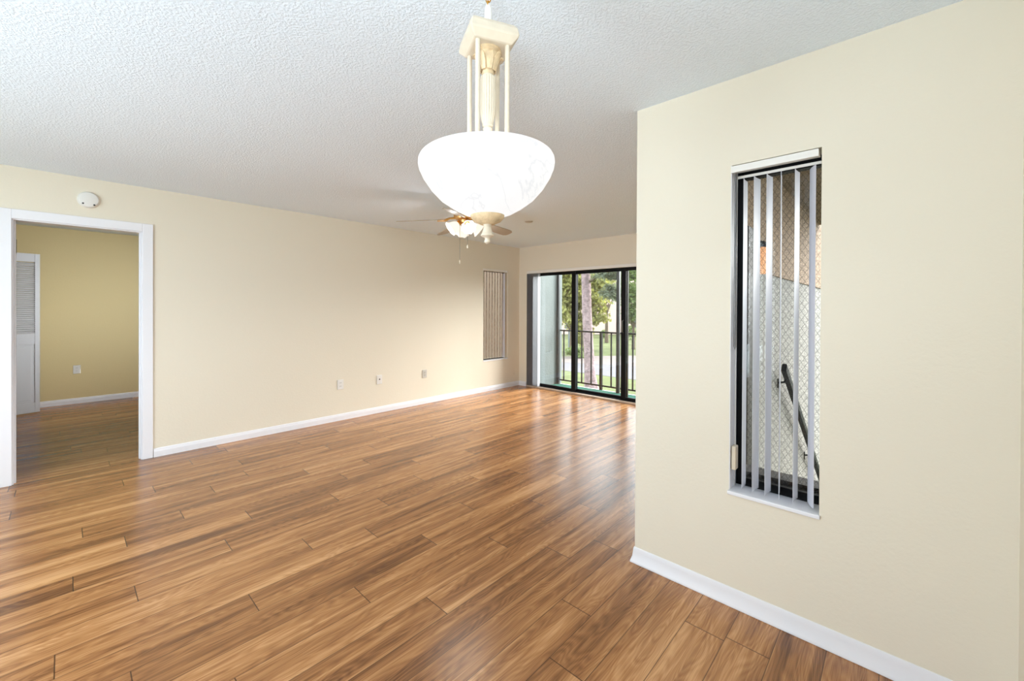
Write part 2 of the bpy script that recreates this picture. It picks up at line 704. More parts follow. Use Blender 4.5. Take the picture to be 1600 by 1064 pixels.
win2 = empty('window_2', ((LWX0+LWX1)/2, YL+.1, LWZ0))
win2['kind'] = 'structure'
bm = nb()
box(bm, (LWX0, YL-.008, LWZ0), (LWX1, YL+.085, LWZ0+.014))
rel(link('window_sill', bm, WHITE, bevel=.003), win2)
bm = nb()
gy0, gy1 = YL+.085, YL+.11
box(bm, (LWX0, gy0, LWZ0+.014), (LWX0+.025, gy1, LWZ1))
box(bm, (LWX1-.025, gy0, LWZ0+.014), (LWX1, gy1, LWZ1))
box(bm, (LWX0+.025, gy0, LWZ0+.014), (LWX1-.025, gy1, LWZ0+.026))
box(bm, (LWX0+.025, gy0, LWZ1-.04), (LWX1-.025, gy1, LWZ1))
rel(link('window_frame', bm, BLACK, bevel=.003), win2)
bm = nb()
box(bm, (LWX0+.025, gy0+.01, LWZ0+.026), (LWX1-.025, gy0+.014, LWZ1-.04))
rel(link('window_pane', bm, GLASS), win2)

# sliding glass door ------------------------------------------------------------
sd = empty('door_2', (XB+.1, (SDY0+SDY1)/2, 0))
sd['kind'] = 'structure'
bm = nb()
dx0, dx1 = XB+.045, XB+.145
box(bm, (dx0, SDY1-.06, 0), (dx1, SDY1, SDZ))
box(bm, (dx0, SDY0, 0), (dx1, SDY0+.06, SDZ))
box(bm, (dx0, SDY0+.06, 1.955), (dx1, SDY1-.06, SDZ))
box(bm, (dx0, SDY0+.06, 0), (dx1, SDY1-.06, .034))
rel(link('door_frame', bm, BLACK, bevel=.003), sd)
bm = nb()
box(bm, (XB-.012, SDY0, 0), (XB+.045, SDY1, .026))
rel(link('threshold', bm, SILL, bevel=.002), sd)
panels = [(3.80, 4.70, 0, .08, .075), (2.915, 3.88, 1, .08, .078), (2.10, 3.00, 0, .085, .075), (1.36, 2.185, 1, .08, .08)]
for i, (ya, yb, trk, sa, sb) in enumerate(panels):
    xa = dx0+.012+trk*.04
    xb = xa+.034
    bm = nb()
    box(bm, (xa, ya, .034), (xb, ya+sa, 1.955))
    box(bm, (xa, yb-sb, .034), (xb, yb, 1.955))
    box(bm, (xa, ya+sa, .034), (xb, yb-sb, .074))
    box(bm, (xa, ya+sa, 1.925), (xb, yb-sb, 1.955))
    pn = rel(link('sliding_panel', bm, BLACK, bevel=.002), sd)
    bm = nb()
    box(bm, (xa+.014, ya+sa, .074), (xa+.020, yb-sb, 1.925))
    g = link('glass_pane', bm, GLASS, parent=pn)
    g.matrix_parent_inverse = Matrix.Identity(4)
    if i == 2:
        bm = nb()
        tube(bm, [(xa, yb-.04, 1.02), (xa-.03, yb-.04, 1.03), (xa-.03, yb-.04, 1.19), (xa, yb-.04, 1.20)], .008, 8)
        link('door_handle', bm, GREY, parent=pn)

# vertical blinds ------------------------------------------------------------------


def slat_mesh(x, y, z0, z1, ang, width=.089, bow=.006, n=6, thick=.0012):
    """a hanging vane, curved across its width; ang = direction of its width in the plan"""
    bm = nb()
    d = Vector((math.cos(ang), math.sin(ang), 0))
    nrm = Vector((-d.y, d.x, 0))
    prev = None
    for k in range(n+1):
        t = (k/n-.5)*2
        off = nrm*(bow*(1-t*t))
        p = Vector((x, y, 0))+d*(t*width/2)+off
        row = [bm.verts.new((p.x-nrm.x*thick*s, p.y-nrm.y*thick*s, z)) for s in (-.5, .5) for z in (z0, z1)]
        if prev:
            for i, j in ((0, 1), (2, 3), (0, 2), (1, 3)):
                bm.faces.new((prev[i], prev[j], row[j], row[i]))
        else:
            bm.faces.new((row[0], row[1], row[3], row[2]))
        prev = row
    bm.faces.new((prev[0], prev[1], prev[3], prev[2]))
    return bm


vb = thing('vertical_blind', 'white open vertical blind with six spread vanes in the near right window', 'blind', (XW+.04, (RWY0+RWY1)/2, RWZ0))
bm = nb()
box(bm, (XW-.004, RWY0+.010, 2.003), (XW+.004, RWY1, RWZ1-.004))
box(bm, (XW+.004, RWY0+.010, 2.012), (XW+.055, RWY1-.001, RWZ1-.004))
box(bm, (XW+.050, RWY0+.006, 1.985), (XW+.058, RWY1-.008, 1.997))
rel(link('head_rail', bm, HEAD, bevel=.002), vb)
# every vane: the plan positions of its edge near the room and its edge near the glass
vanes = [((XW+.012, .525), (XW+.092, .528)), ((XW+.012, .483), (XW+.090, .474)), ((XW+.012, .433), (XW+.090, .425)),
         ((XW+.010, .377), (XW+.098, .391)), ((XW+.012, .328), (XW+.092, .323)), ((XW+.016, .256), (XW+.080, .285))]
for (a, b) in vanes:
    cx, cy = (a[0]+b[0])/2, (a[1]+b[1])/2
    ang = math.atan2(b[1]-a[1], b[0]-a[0])
    wd = math.hypot(b[0]-a[0], b[1]-a[1])
    s = rel(link('vane', slat_mesh(cx, cy, .543, 1.975, ang, wd, .003), BLINDW), vb)
    bm = nb()
    box(bm, (cx-.004, cy-.006, 1.970), (cx+.004, cy+.006, 2.012))
    cl = link('vane_clip', bm, HEAD, parent=s)
    cl.matrix_parent_inverse = s.matrix_parent_inverse.copy()
bm = nb()
tube(bm, [(XW+.018, .562, 2.00), (XW+.018, .562, 1.2), (XW+.018, .559, 1.185), (XW+.018, .555, 1.2), (XW+.018, .555, 2.0)], .0022, 6)
rel(link('bead_chain', bm, GREY), vb)
bm = nb()
tube(bm, [(XW+.045, .560, 2.00), (XW+.040, .560, .72)], .0018, 6)
tube(bm, [(XW+.062, .566, 2.00), (XW+.050, .566, .72)], .0018, 6)
tube(bm, [(XW+.040, .562, .62), (XW+.05, .566, .55), (XW+.055, .566, .535)], .0018, 6)
rel(link('traverse_cord', bm, PLATE), vb)
bm = nb()
box(bm, (XW+.010, .550, .625), (XW+.052, .569, .735))
rel(link('cord_weight', bm, CREAM, bevel=.004), vb)

TANSLAT = mat('tan_fabric_slat', srgb(190, 178, 166), 0.6, var=(24, 0.30))
vb2 = thing('vertical_blind', 'tan-looking closed vertical blind in the small window of the long left wall', 'blind', ((LWX0+LWX1)/2, YL+.045, LWZ0))
bm = nb()
box(bm, (LWX0-.012, YL-.004, LWZ1-.036), (LWX1-.012, YL+.050, LWZ1-.002))
rel(link('head_rail', bm, HEAD, bevel=.002), vb2)
for k in range(8):
    x = LWX0+.045+.0645*k
    if k == 7:
        bm = slat_mesh(x+.012, YL+.040, LWZ0+.03, LWZ1-.05, math.radians(100), .07, .002)
        rel(link('vane', bm, BLINDW), vb2)['label'] = 'white end vane'
    else:
        rel(link('vane', slat_mesh(x, YL+.040, LWZ0+.05, LWZ1-.045, math.radians(57), .072, .005), TANSLAT), vb2)

SHADESLAT = mat('shaded_white_slat', srgb(166, 168, 175), 0.5)  # white vanes of the stack, their shade put into the colour
vb3 = thing('vertical_blind', 'white vertical blind stacked open at the left side of the sliding glass door', 'blind', (XB+.02, SDY1-.15, 0))
bm = nb()
box(bm, (XB-.006, SDY0, 1.972), (XB+.036, SDY1-.002, SDZ-.002))
rel(link('head_rail', bm, HEAD, bevel=.002), vb3)
for k in range(12):
    y = SDY1-.020-.0225*k
    last = k == 11
    rel(link('vane', slat_mesh(XB+.010, y, .030, 1.968, math.radians(8 if last else 4), .075, .004), BLINDW if last else SHADESLAT), vb3)  # only the daylit last vane keeps the white

# wall and ceiling fittings -----------------------------------------------------------
bm = nb()
mt = Matrix.Rotation(PI/2, 4, 'X')
lathe(bm, [(.001, .032), (.045, .032), (.058, .028), (.066, .016), (.068, 0)], 40, (0, 0, 0), mt)
sm = thing('smoke_detector', 'round white smoke detector high on the left wall above the doorway', 'smoke detector', (.138, YL, 2.258))
link('housing', bm, PLATE, sm, smooth=True)
for x in (-.032, .034):
    bm = nb()
    lathe(bm, [(.001, .0345), (.006, .0345), (.007, .030)], 12, (x, 0, -.036 if x < 0 else -.040), mt)
    link('indicator_dot', bm, DARK, sm)


def wall_plate(label, loc, rz, kind, m=PLATE, name='wall_outlet', cat='outlet', group=None, w_=.074, h_=.118):
    """plate facing local -Y"""
    t = thing(name, label, cat, loc, rz, group)
    bm = nb()
    box(bm, (-w_/2, -.007, -h_/2), (w_/2, 0, h_/2))
    link('cover_plate', bm, m, t, bevel=.003)
    if kind == 'duplex':
        for z in (-.021, .021):
            bm = nb()
            lathe(bm, [(.001, .0095), (.0165, .0095), (.0165, .006)], 20, (0, 0, z), mt)
            r = link('receptacle', bm, m, t)
            for x in (-.006, .006):
                bm = nb()
                box(bm, (x-.0012, -.0100, z-.003), (x+.0012, -.0090, z+.006))
                link('slot', bm, DARK, r)
    elif kind == 'jack':
        bm = nb()
        lathe(bm, [(.001, .015), (.005, .015), (.0075, .009), (.0085, .006)], 14, (0, 0, .004), mt)
        link('jack', bm, DARK, t)
    elif kind == 'toggle':
        bm = nb()
        box(bm, (-.006, -.012, -.004), (.006, -.006, .012))
        link('toggle', bm, DARK, t, bevel=.001)
    return t


wall_plate('white duplex outlet low on the left wall, nearest to the doorway', (2.285, YL, .434), 0, 'duplex')
wall_plate('white cable jack plate with dark centre, between two outlets on the left wall', (2.803, YL, .431), 0, 'jack', name='cable_jack', cat='jack')
GPLATE = mat('grey_plastic_plate', srgb(196, 192, 184), 0.4)
wall_plate('light grey outlet plate low on the left wall, nearest to the small window', (3.509, YL, .427), 0, 'duplex', GPLATE)
wall_plate('cream painted blank plate under the small window at the far corner', (5.43, YL, .255), 0, 'blank', WALL, name='blank_plate', cat='cover plate')
wall_plate('outlet low on the bedroom wall, seen through the doorway', (.122, YBED, .480), 0, 'duplex', PLATE)

bm = nb()
lathe(bm, [(.001, -.012), (.035, -.012), (.048, -.006), (.05, 0)], 28)
tag(link('ceiling_plate', bm, GPLATE, smooth=True), 'small grey round cover on the ceiling past the fan', 'cover plate')
bpy.data.objects['ceiling_plate'].location = (3.9, 3.35, HC)

# louvred bifold door in the bedroom --------------------------------------------------------
LOUV = mat('white_door_paint', srgb(206, 206, 210), 0.5)
lv = thing('louvred_door', 'white bifold closet door with louvres above a panel, standing open in the bedroom', 'door', (-.215, 8.107, 0), math.radians(196))
LW, LT, LH = .385, .030, 2.035
zb = .012
bm = nb()
box(bm, (0, -LT/2, zb), (.045, LT/2, LH))
box(bm, (LW-.045, -LT/2, zb), (LW, LT/2, LH))
box(bm, (.045, -LT/2, zb), (LW-.045, LT/2, .14))
box(bm, (.045, -LT/2, .88), (LW-.045, LT/2, 1.02))
box(bm, (.045, -LT/2, LH-.105), (LW-.045, LT/2, LH))
link('door_frame', bm, LOUV, lv, bevel=.002)
bm = nb()
box(bm, (.045, -.006, .14), (LW-.045, .006, .88))
box(bm, (.075, -.010, .17), (LW-.075, .010, .85))
link('door_panel', bm, LOUV, lv, bevel=.003)
bm = nb()
z = 1.035
while z < LH-.11:
    mm = Matrix.Translation((LW/2, 0, z)) @ Matrix.Rotation(math.radians(-38), 4, 'X')
    box(bm, (-(LW-.09)/2, -.017, -.003), ((LW-.09)/2, .017, .003), mm)
    z += .0265
link('louvres', bm, LOUV, lv)
bm = nb()
lathe(bm, [(.001, .042), (.010, .042), (.015, .034), (.014, .026), (.006, .020), (.006, .012), (.012, .010)], 18, (.245, LT/2-.010, .955), Matrix.Rotation(-PI/2, 4, 'X'))
k_ = link('door_knob', bm, GREY, lv, smooth=True)
k_['label'] = 'small dark metal knob'

# pendant lamp ---------------------------------------------------------------------------------


def alabaster():
    m = bpy.data.materials.new('lit_alabaster_glass')
    m.use_nodes = True
    nt = m.node_tree
    b = nt.nodes['Principled BSDF']
    b.inputs['Base Color'].default_value = (0.12, 0.12, 0.122, 1)
    b.inputs['Roughness'].default_value = 0.45
    b.inputs['Specular IOR Level'].default_value = 0.2
    tc = nt.nodes.new('ShaderNodeTexCoord')
    n = nt.nodes.new('ShaderNodeTexNoise')
    n.inputs['Scale'].default_value = 3.2
    n.inputs['Detail'].default_value = 5
    n.inputs['Distortion'].default_value = 1.6
    mp = nt.nodes.new('ShaderNodeMapping')
    mp.inputs['Location'].default_value = (5.2, -1.3, 0.6)
    nt.links.new(tc.outputs['Object'], mp.inputs['Vector'])
    nt.links.new(mp.outputs['Vector'], n.inputs['Vector'])
    r = nt.nodes.new('ShaderNodeValToRGB')
    r.color_ramp.elements[0].position = 0.486
    r.color_ramp.elements[0].color = (1, 1, 1, 1)
    r.color_ramp.elements[1].position = 0.514
    r.color_ramp.elements[1].color = (1, 1, 1, 1)
    e = r.color_ramp.elements.new(0.5)
    e.color = (0.86, 0.87, 0.885, 1)
    nt.links.new(n.outputs['Fac'], r.inputs['Fac'])
    nt.links.new(r.outputs['Color'], b.inputs['Emission Color'])
    b.inputs['Emission Strength'].default_value = 0.84
    return m


ALAB = alabaster()
PX, PY = .872, .914
pd = thing('pendant_lamp', 'lit white alabaster bowl pendant hanging on cream rods and a fluted column', 'pendant lamp', (PX, PY, HC))


def P_(o):
    o.parent = pd
    o.matrix_parent_inverse = Matrix.Translation((0, 0, -HC))
    return o


bm = nb()
prof = [(.049, 1.652), (.075, 1.660), (.108, 1.678), (.142, 1.702), (.170, 1.732), (.191, 1.764), (.2015, 1.788), (.2045, 1.803),
        (.2035, 1.814), (.1995, 1.822), (.195, 1.826), (.192, 1.824), (.194, 1.818), (.1955, 1.805), (.193, 1.788), (.183, 1.768), (.164, 1.737), (.137, 1.708), (.104, 1.685), (.072, 1.667), (.049, 1.659)]
lathe(bm, prof, 72, (0, 0, 0), Matrix.Translation((0, 0, 1.74)) @ Matrix.Rotation(math.radians(-1.6), 4, fwd) @ Matrix.Translation((0, 0, -1.74)), cap=False)
P_(link('glass_bowl', bm, ALAB, smooth=True))
bm = nb()
lathe(bm, [(.0505, 1.6655), (.052, 1.655), (.050, 1.646), (.040, 1.635), (.026, 1.629), (.022, 1.626)], 40)
P_(link('bowl_cap', bm, ANTIQUE, smooth=True))
bm = nb()
lathe(bm, [(.022, 1.627), (.020, 1.637), (.0125, 1.634), (.0125, 1.624), (.0105, 1.621), (.0115, 1.616), (.0145, 1.606), (.0165, 1.598), (.0195, 1.595),
           (.0195, 1.592), (.0150, 1.588), (.0085, 1.585), (.0070, 1.581), (.0090, 1.577), (.0085, 1.572), (.0045, 1.568), (.001, 1.567)], 24)
P_(link('finial', bm, CREAM, smooth=True))
# four rods on the corners of a square
RD = .064
nearv = -Vector((fwd.x, fwd.y, 0)).normalized()
base_a = math.atan2((nearv*.058-rgt*.026).y, (nearv*.058-rgt*.026).x)
for k in range(4):
    a = base_a+k*PI/2
    x, y = RD*math.cos(a), RD*math.sin(a)
    bm = nb()
    tube(bm, [(x, y, 2.152), (x, y, 1.80), (x*.75, y*.75, 1.72), (x*.45, y*.45, 1.668)], .0072, 12)
    P_(link('rod', bm, CREAM, smooth=True))
# square cove plate
bm = nb()
rows = []
for hd, z in ((.078, 2.148), (.082, 2.150), (.102, 2.166), (.104, 2.172), (.100, 2.190), (.090, 2.202), (.070, 2.208)):
    rows.append([bm.verts.new((hd*math.cos(base_a+k*PI/2), hd*math.sin(base_a+k*PI/2), z)) for k in range(4)])
for a, b in zip(rows, rows[1:]):
    for k in range(4):
        bm.faces.new((a[k], a[(k+1) % 4], b[(k+1) % 4], b[k]))
bm.faces.new(rows[0])
bm.faces.new(rows[-1])
P_(link('top_plate', bm, CREAM, bevel=.004))
# capital with acanthus leaves
bm = nb()
lathe(bm, [(.040, 2.149), (.040, 2.143), (.032, 2.138), (.031, 2.130), (.026, 2.115), (.022, 2.098), (.018, 2.086), (.019, 2.080), (.017, 2.076)], 28,
      rfun=lambda t, z: 1+.07*math.cos(8*t) if 2.09 < z < 2.135 else 1)
cap = P_(link('capital', bm, ANTIQUE, smooth=True))
for k in range(8):
    a = 2*PI*k/8+.2
    bm = nb()
    d = Vector((math.cos(a), math.sin(a), 0))
    sd_ = Vector((-d.y, d.x, 0))
    pts = [(.020, 2.086, .007), (.025, 2.105, .010), (.031, 2.122, .010), (.039, 2.132, .007), (.043, 2.128, .003)]
    prv = None
    for (r_, z_, w_) in pts:
        row = [bm.verts.new(d*(r_+dr)+sd_*(w_*s)+Vector((0, 0, z_))) for dr in (0, .004) for s in (-1, 1)]
        if prv:
            for i, j in ((0, 1), (2, 3), (0, 2), (1, 3)):
                bm.faces.new((prv[i], prv[j], row[j], row[i]))
        else:
            bm.faces.new((row[0], row[1], row[3], row[2]))
        prv = row
    bm.faces.new((prv[0], prv[1], prv[3], prv[2]))
    lf = link('acanthus_leaf', bm, ANTIQUE, cap, smooth=True)
    lf.matrix_parent_inverse = Matrix.Translation((0, 0, 0))
bm = nb()
flut = lambda t, z: 1-.10*(1-abs(math.sin(9*t))) if 1.93 < z < 2.066 else 1
lathe(bm, [(.016, 2.078), (.017, 2.072), (.023, 2.068), (.0245, 2.060), (.0245, 2.03), (.0250, 1.99), (.0235, 1.96), (.019, 1.938), (.016, 1.928),
           (.0165, 1.924), (.012, 1.920), (.015, 1.914), (.013, 1.906), (.008, 1.898), (.008, 1.70), (.012, 1.66), (.012, 1.640)], 108, rfun=flut)
P_(link('fluted_column', bm, CREAM, smooth=True))
bm = nb()
lathe(bm, [(.0105, 2.207), (.0115, 2.212), (.0115, 2.262), (.010, 2.280), (.004, 2.292)], 16)
P_(link('cord_sleeve', bm, PLATE, smooth=True))['label'] = 'white cord sleeve above the plate'
for k in range(9):
    bm = nb()
    mm = Matrix.Translation((0, 0, 2.290+.0155*k)) @ Matrix.Rotation(k*PI/2+.5, 4, 'Z') @ Matrix.Rotation(PI/2, 4, 'X')
    torus(bm, .010, .0022, mm, 14, 6, .75)
    P_(link('chain_link', bm, GOLD, smooth=True))
bm = nb()
lathe(bm, [(.008, 2.412), (.02, 2.414), (.05, 2.424), (.062, 2.434), (.062, 2.44)], 32)
P_(link('ceiling_canopy', bm, GOLD, smooth=True))
pd.location = (PX, PY, HC)
# bulbs: light of the pendant, spilling up from the open bowl
BULB = mat('lit_bulb', (1, 1, 1), 0.3, emit=((1.0, 0.93, 0.82), 2.5))
for k in range(3):
    a = 2*PI*k/3+.4
    bm = nb()
    lathe(bm, [(.001, 1.742), (.016, 1.748), (.022, 1.766), (.018, 1.784), (.010, 1.796), (.010, 1.804)], 14, (.085*math.cos(a), .085*math.sin(a), 0))
    P_(link('bulb', bm, BULB, smooth=True))
point_light('pendant_light', (PX, PY, 1.835), 0.5, 0.05, (1.0, 0.97, 0.92))

# ceiling fan ----------------------------------------------------------------------------------------
FX, FY = 2.68, 3.125
BLADE = mat('beige_fan_blade', srgb(168, 154, 136), 0.5)
BRONZE = mat('brushed_brass_housing', srgb(206, 160, 96), 0.3, metal=0.9)
SHADE = mat('lit_frosted_glass', srgb(170, 160, 145), 0.4, emit=((1.0, 0.92, 0.80), 0.85))
fan = thing('ceiling_fan', 'ceiling fan with beige blades, brass motor and four lit tulip shades behind the pendant', 'ceiling fan', (FX, FY, HC))


def F_(o):
    o.parent = fan
    return o


bm = nb()
lathe(bm, [(.07, 0), (.07, -.008), (.058, -.035), (.022, -.052), (.014, -.056), (.014, -.09), (.05, -.098)], 32)
F_(link('fan_canopy', bm, BRONZE, smooth=True))
bm = nb()
lathe(bm, [(.05, -.096), (.09, -.102), (.112, -.12), (.116, -.15), (.110, -.185), (.085, -.205), (.062, -.212), (.058, -.235), (.03, -.25), (.012, -.262), (.001, -.266)], 40)
F_(link('motor_housing', bm, BRONZE, smooth=True))
for k in (0, 1, 2, 4):
    a = math.radians(145.2-72*k)
    d = Vector((math.cos(a), math.sin(a), 0))
    s_ = Vector((-d.y, d.x, 0))
    up = Vector((0, 0, 1))
    pit = math.radians(-13)
    sv_ = s_*math.cos(pit)+up*math.sin(pit)
    nv = d.cross(sv_)
    bm = nb()
    outl = [(.20, -.045), (.24, -.055), (.40, -.062), (.56, -.068), (.615, -.064), (.645, -.045), (.652, -.02), (.652, .02), (.645, .045), (.615, .064), (.56, .068), (.40, .062), (.24, .055), (.20, .045)]
    rows = []
    for th in (0, .006):
        row = []
        for (l_, w_) in outl:
            z_ = -.200-.055*(l_/.66)
            row.append(bm.verts.new(d*l_+sv_*w_+up*z_+nv*th))
        rows.append(row)
    n = len(outl)
    for i in range(n):
        bm.faces.new((rows[0][i], rows[0][(i+1) % n], rows[1][(i+1) % n], rows[1][i]))
    bm.faces.new(rows[0])
    bm.faces.new(rows[1])
    bl = F_(link('blade', bm, BLADE))
    bm = nb()
    tube(bm, [d*.09+up*-.190, d*.15+up*-.197, d*.19+up*-.212-nv*.004, d*.27+up*-.220-nv*.004], [.012, .010, .014, .010], 8)
    tube(bm, [d*.19+sv_*-.035+up*-.214, d*.215+sv_*0+up*-.216, d*.19+sv_*.035+up*-.214], .008, 8)
    link('blade_bracket', bm, BRONZE, bl, smooth=True)
for k in range(4):
    a = math.radians(225+90*k+18)
    d = Vector((math.cos(a), math.sin(a), 0))
    neck = d*.055+Vector((0, 0, -.235))
    ax = (d*.80+Vector((0, 0, -.60))).normalized()
    q = Vector((0, 0, 1)).rotation_difference(ax).to_matrix().to_4x4()
    mtx = Matrix.Translation(neck) @ q
    bm = nb()
    lathe(bm, [(.012, -.03), (.024, .0), (.027, .02), (.024, .030)], 20, mtx=mtx)
    ft = F_(link('lamp_fitter', bm, GOLD, smooth=True))
    bm = nb()
    rip = lambda t, z: 1+max(0, (z-.07))*1.6*math.cos(8*t)
    lathe(bm, [(.025, .018), (.036, .034), (.046, .055), (.052, .080), (.062, .102), (.072, .115), (.070, .1155), (.059, .1015), (.049, .080), (.043, .056), (.033, .036), (.022, .020)], 48, mtx=mtx, cap=False, rfun=rip)
    sh = F_(link('tulip_shade', bm, SHADE, smooth=True))
    bm = nb()
    lathe(bm, [(.001, .088), (.014, .084), (.020, .068), (.016, .048), (.010, .035)], 16, mtx=mtx)
    link('bulb', bm, BULB, sh, smooth=True)
for k in range(4):
    a = math.radians(225+90*k+18)
    ax = (Vector((math.cos(a), math.sin(a), 0))*.80+Vector((0, 0, -.60))).normalized()
    lp = Vector((FX+.055*math.cos(a), FY+.055*math.sin(a), HC-.235))+ax*.112
    point_light('fan_light', lp, 3.2, 0.018, (0.92, 0.97, 1.0))
for (dx, dy, z0, z1) in ((-.015, -.055, -.25, -.455), (-.070, -.005, -.25, -.605)):
    bm = nb()
    tube(bm, [(dx, dy, z0+.02), (dx, dy, z1)], .0016, 6)
    ch = F_(link('pull_chain', bm, GREY))
    bm = nb()
    lathe(bm, [(.001, z1-.038), (.006, z1-.034), (.007, z1-.018), (.003, z1)], 12, (dx, dy, 0))
    link('pull_knob', bm, CREAM, ch, smooth=True)

# ------------------------------------------------------------------ balcony
GREEN = mat('green_outdoor_carpet', srgb(50, 100, 88), 0.9, spec=0.1, bump=(300, 0.3, 0.003))
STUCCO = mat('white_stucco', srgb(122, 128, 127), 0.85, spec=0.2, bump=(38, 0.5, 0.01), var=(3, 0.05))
CONC = mat('pale_concrete', srgb(205, 204, 196), 0.8, var=(6, 0.08))
BX1 = 6.28
bm = nb()
box(bm, (XB+TB, 1.2, -.20), (BX1, 4.662, -.030))
struct('balcony_floor', bm, GREEN)
bm = nb()
box(bm, (BX1, 1.2, -.22), (BX1+.10, 4.80, -.045))
struct('balcony_kerb', bm, CONC)
bm = nb()
box(bm, (XB+TB, 4.662, -.3), (BX1+.12, 4.90, 2.7))
struct('wall_balcony', bm, STUCCO)

rl = thing('balcony_railing', 'black steel railing with thin balusters along the balcony edge', 'railing', (6.33, 3.0, 0))
bm = nb()
box(bm, (6.312, 1.25, .945), (6.348, 4.660, .972))
rel(link('top_rail', bm, BLACKP, bevel=.003), rl)
bm = nb()
box(bm, (6.318, 1.25, .022), (6.342, 4.660, .046))
rel(link('bottom_rail', bm, BLACKP, bevel=.002), rl)
for k in range(17):
    y = 4.562-.197*k
    bm = nb()
    hw = .010
    box(bm, (6.330-hw, y-hw, .046), (6.330+hw, y+hw, .945))
    if k in (4, 12):
        bm.free()
        bm = nb()
        box(bm, (6.308, y-.020, -.045), (6.352, y+.020, .945))
        rel(link('post', bm, BLACKP), rl)
    else:
        rel(link('baluster', bm, BLACKP), rl)
sc_ = thing('screen_frame', 'dark bronze screen enclosure posts standing inside the balcony railing', 'screen frame', (6.25, 3.0, -.03))
BRZ = mat('dark_bronze_aluminium', (0.018, 0.021, 0.026), 0.4, spec=0.3)
for y in (4.635, 3.405, 2.2):
    bm = nb()
    box(bm, (6.225, y-.026, -.030), (6.275, y+.026, 2.42))
    rel(link('screen_post', bm, BRZ, bevel=.003), sc_)
bm = nb()
for ya, yb in ((2.226, 3.379), (3.431, 4.609)):
    box(bm, (6.235, ya, 2.37), (6.270, yb, 2.42))
rel(link('screen_header', bm, BRZ), sc_)

# ------------------------------------------------------------------ stairwell outside the near window
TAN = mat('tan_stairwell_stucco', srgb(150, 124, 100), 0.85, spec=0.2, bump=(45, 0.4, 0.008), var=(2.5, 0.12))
SWHITE = mat('white_stairwell_stucco', srgb(148, 144, 138), 0.85, spec=0.2, bump=(30, 0.7, 0.012), var=(10, 0.10))
DKBROWN = mat('dark_brown_wood', srgb(42, 34, 28), 0.6, var=(14, 0.2))
YO = YC-.14
bm = nb()
box(bm, (XW+TW, YO-.020, -3.0), (8.3, YO, 1.69))
struct('wall_stair_lower', bm, SWHITE)
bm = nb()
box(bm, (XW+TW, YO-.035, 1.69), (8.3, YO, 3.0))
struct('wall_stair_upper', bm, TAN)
bm = nb()
box(bm, (XW+TW, -1.6, -.32), (4.1, YO-.02, -.15))
struct('stair_landing', bm, CONC)
bm = nb()
n_st = 17
for k in range(n_st):
    x = 4.1+.262*k
    box(bm, (x, -.6, -.15-.18*(k+1)-.16), (x+.29, YO-.021, -.15-.18*(k+1)))
struct('stair_flight', bm, CONC)
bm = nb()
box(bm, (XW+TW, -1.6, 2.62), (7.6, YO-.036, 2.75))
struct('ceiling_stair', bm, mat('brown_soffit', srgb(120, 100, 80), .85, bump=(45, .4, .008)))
bm = nb()
box(bm, (3.38, YO-.10, -.15), (3.54, YO-.036, 1.98))
tag(link('wooden_post', bm, DKBROWN, bevel=.004), 'dark brown wooden post against the stairwell wall outside the window', 'post')
bm = nb()
box(bm, (XW+TW, RWY0-.12, RWZ0-.06), (XW+TW+.10, RWY1+.12, RWZ0+.062))
struct('trim_1', bm, DKBROWN)

bm = nb()
box(bm, (3.2, -1.6, -3.0), (8.3, -1.45, 1.9))
struct('wall_stair_sunblock', bm, SWHITE)  # added unseen wall, keeps the sun off the stair wall
hr = thing('handrail', 'dark metal handrail sloping down the white stairwell wall outside the near window', 'handrail', (5.3, YO-.08, .77))
bm = nb()
ha, hb = Vector((4.72, YO-.095, .815)), Vector((8.9, YO-.095, -2.11))
dv = (hb-ha).normalized()
nz = Vector((0, 1, 0)).cross(dv)
nz = nz if nz.z > 0 else -nz
ringp = []
for p in (ha, hb):
    ringp.append([bm.verts.new(p+Vector((0, 1, 0))*a+nz*b) for a, b in ((-.022, -.040), (.022, -.040), (.022, .028), (.012, .040), (-.012, .040), (-.022, .028))])
for i in range(6):
    bm.faces.new((ringp[0][i], ringp[0][(i+1) % 6], ringp[1][(i+1) % 6], ringp[1][i]))
bm.faces.new(ringp[0])
bm.faces.new(ringp[1])
rel(link('rail', bm, BLACKP, bevel=.003), hr)
for t in (.03, .42, .80):
    p = ha.lerp(hb, t)
    bm = nb()
    tube(bm, [p+Vector((0, 0, -.035)), p+Vector((0, .02, -.075)), p+Vector((0, .068, -.085))], .010, 8)
    box(bm, (p.x-.018, YO-.028, p.z-.135), (p.x+.018, YO-.020, p.z-.045))
    rel(link('rail_bracket', bm, BLACKP), hr)
wl = thing('wall_lantern', 'small lit lantern glowing orange on the brown upper stairwell wall outside the near window', 'lantern', (3.72, YO-.035, 1.755))
LGL = mat('lit_amber_glass', srgb(200, 150, 110), 0.4, emit=((1.0, 0.46, 0.22), 0.65))
bm = nb()
lathe(bm, [(.045, -.105), (.055, -.06), (.055, .08), (.045, .10)], 16, (0, -.075, 0))
link('lantern_glass', bm, LGL, wl, smooth=True)
bm = nb()
lathe(bm, [(.062, .10), (.055, .115), (.02, .15), (.001, .155)], 16, (0, -.075, 0))
box(bm, (-.03, -.02, -.02), (.03, 0, .14))
box(bm, (-.008, -.075, .115), (.008, -.02, .13))
link('lantern_cap', bm, BLACKP, wl)
point_light('lantern_light', (3.72, YO-.115, 1.755), 0.12, 0.03, (1.0, 0.6, 0.3))

# ------------------------------------------------------------------ outdoors
GZ = -2.75
f2 = Vector((math.cos(YAW), math.sin(YAW), 0))


def out(px, depth, z=GZ):
    """world point at a viewing bearing (as a tangent) and distance along the camera heading"""
    v = f2*depth+r0*((px-800)/650.56*depth)
    return Vector((v.x, v.y, z))


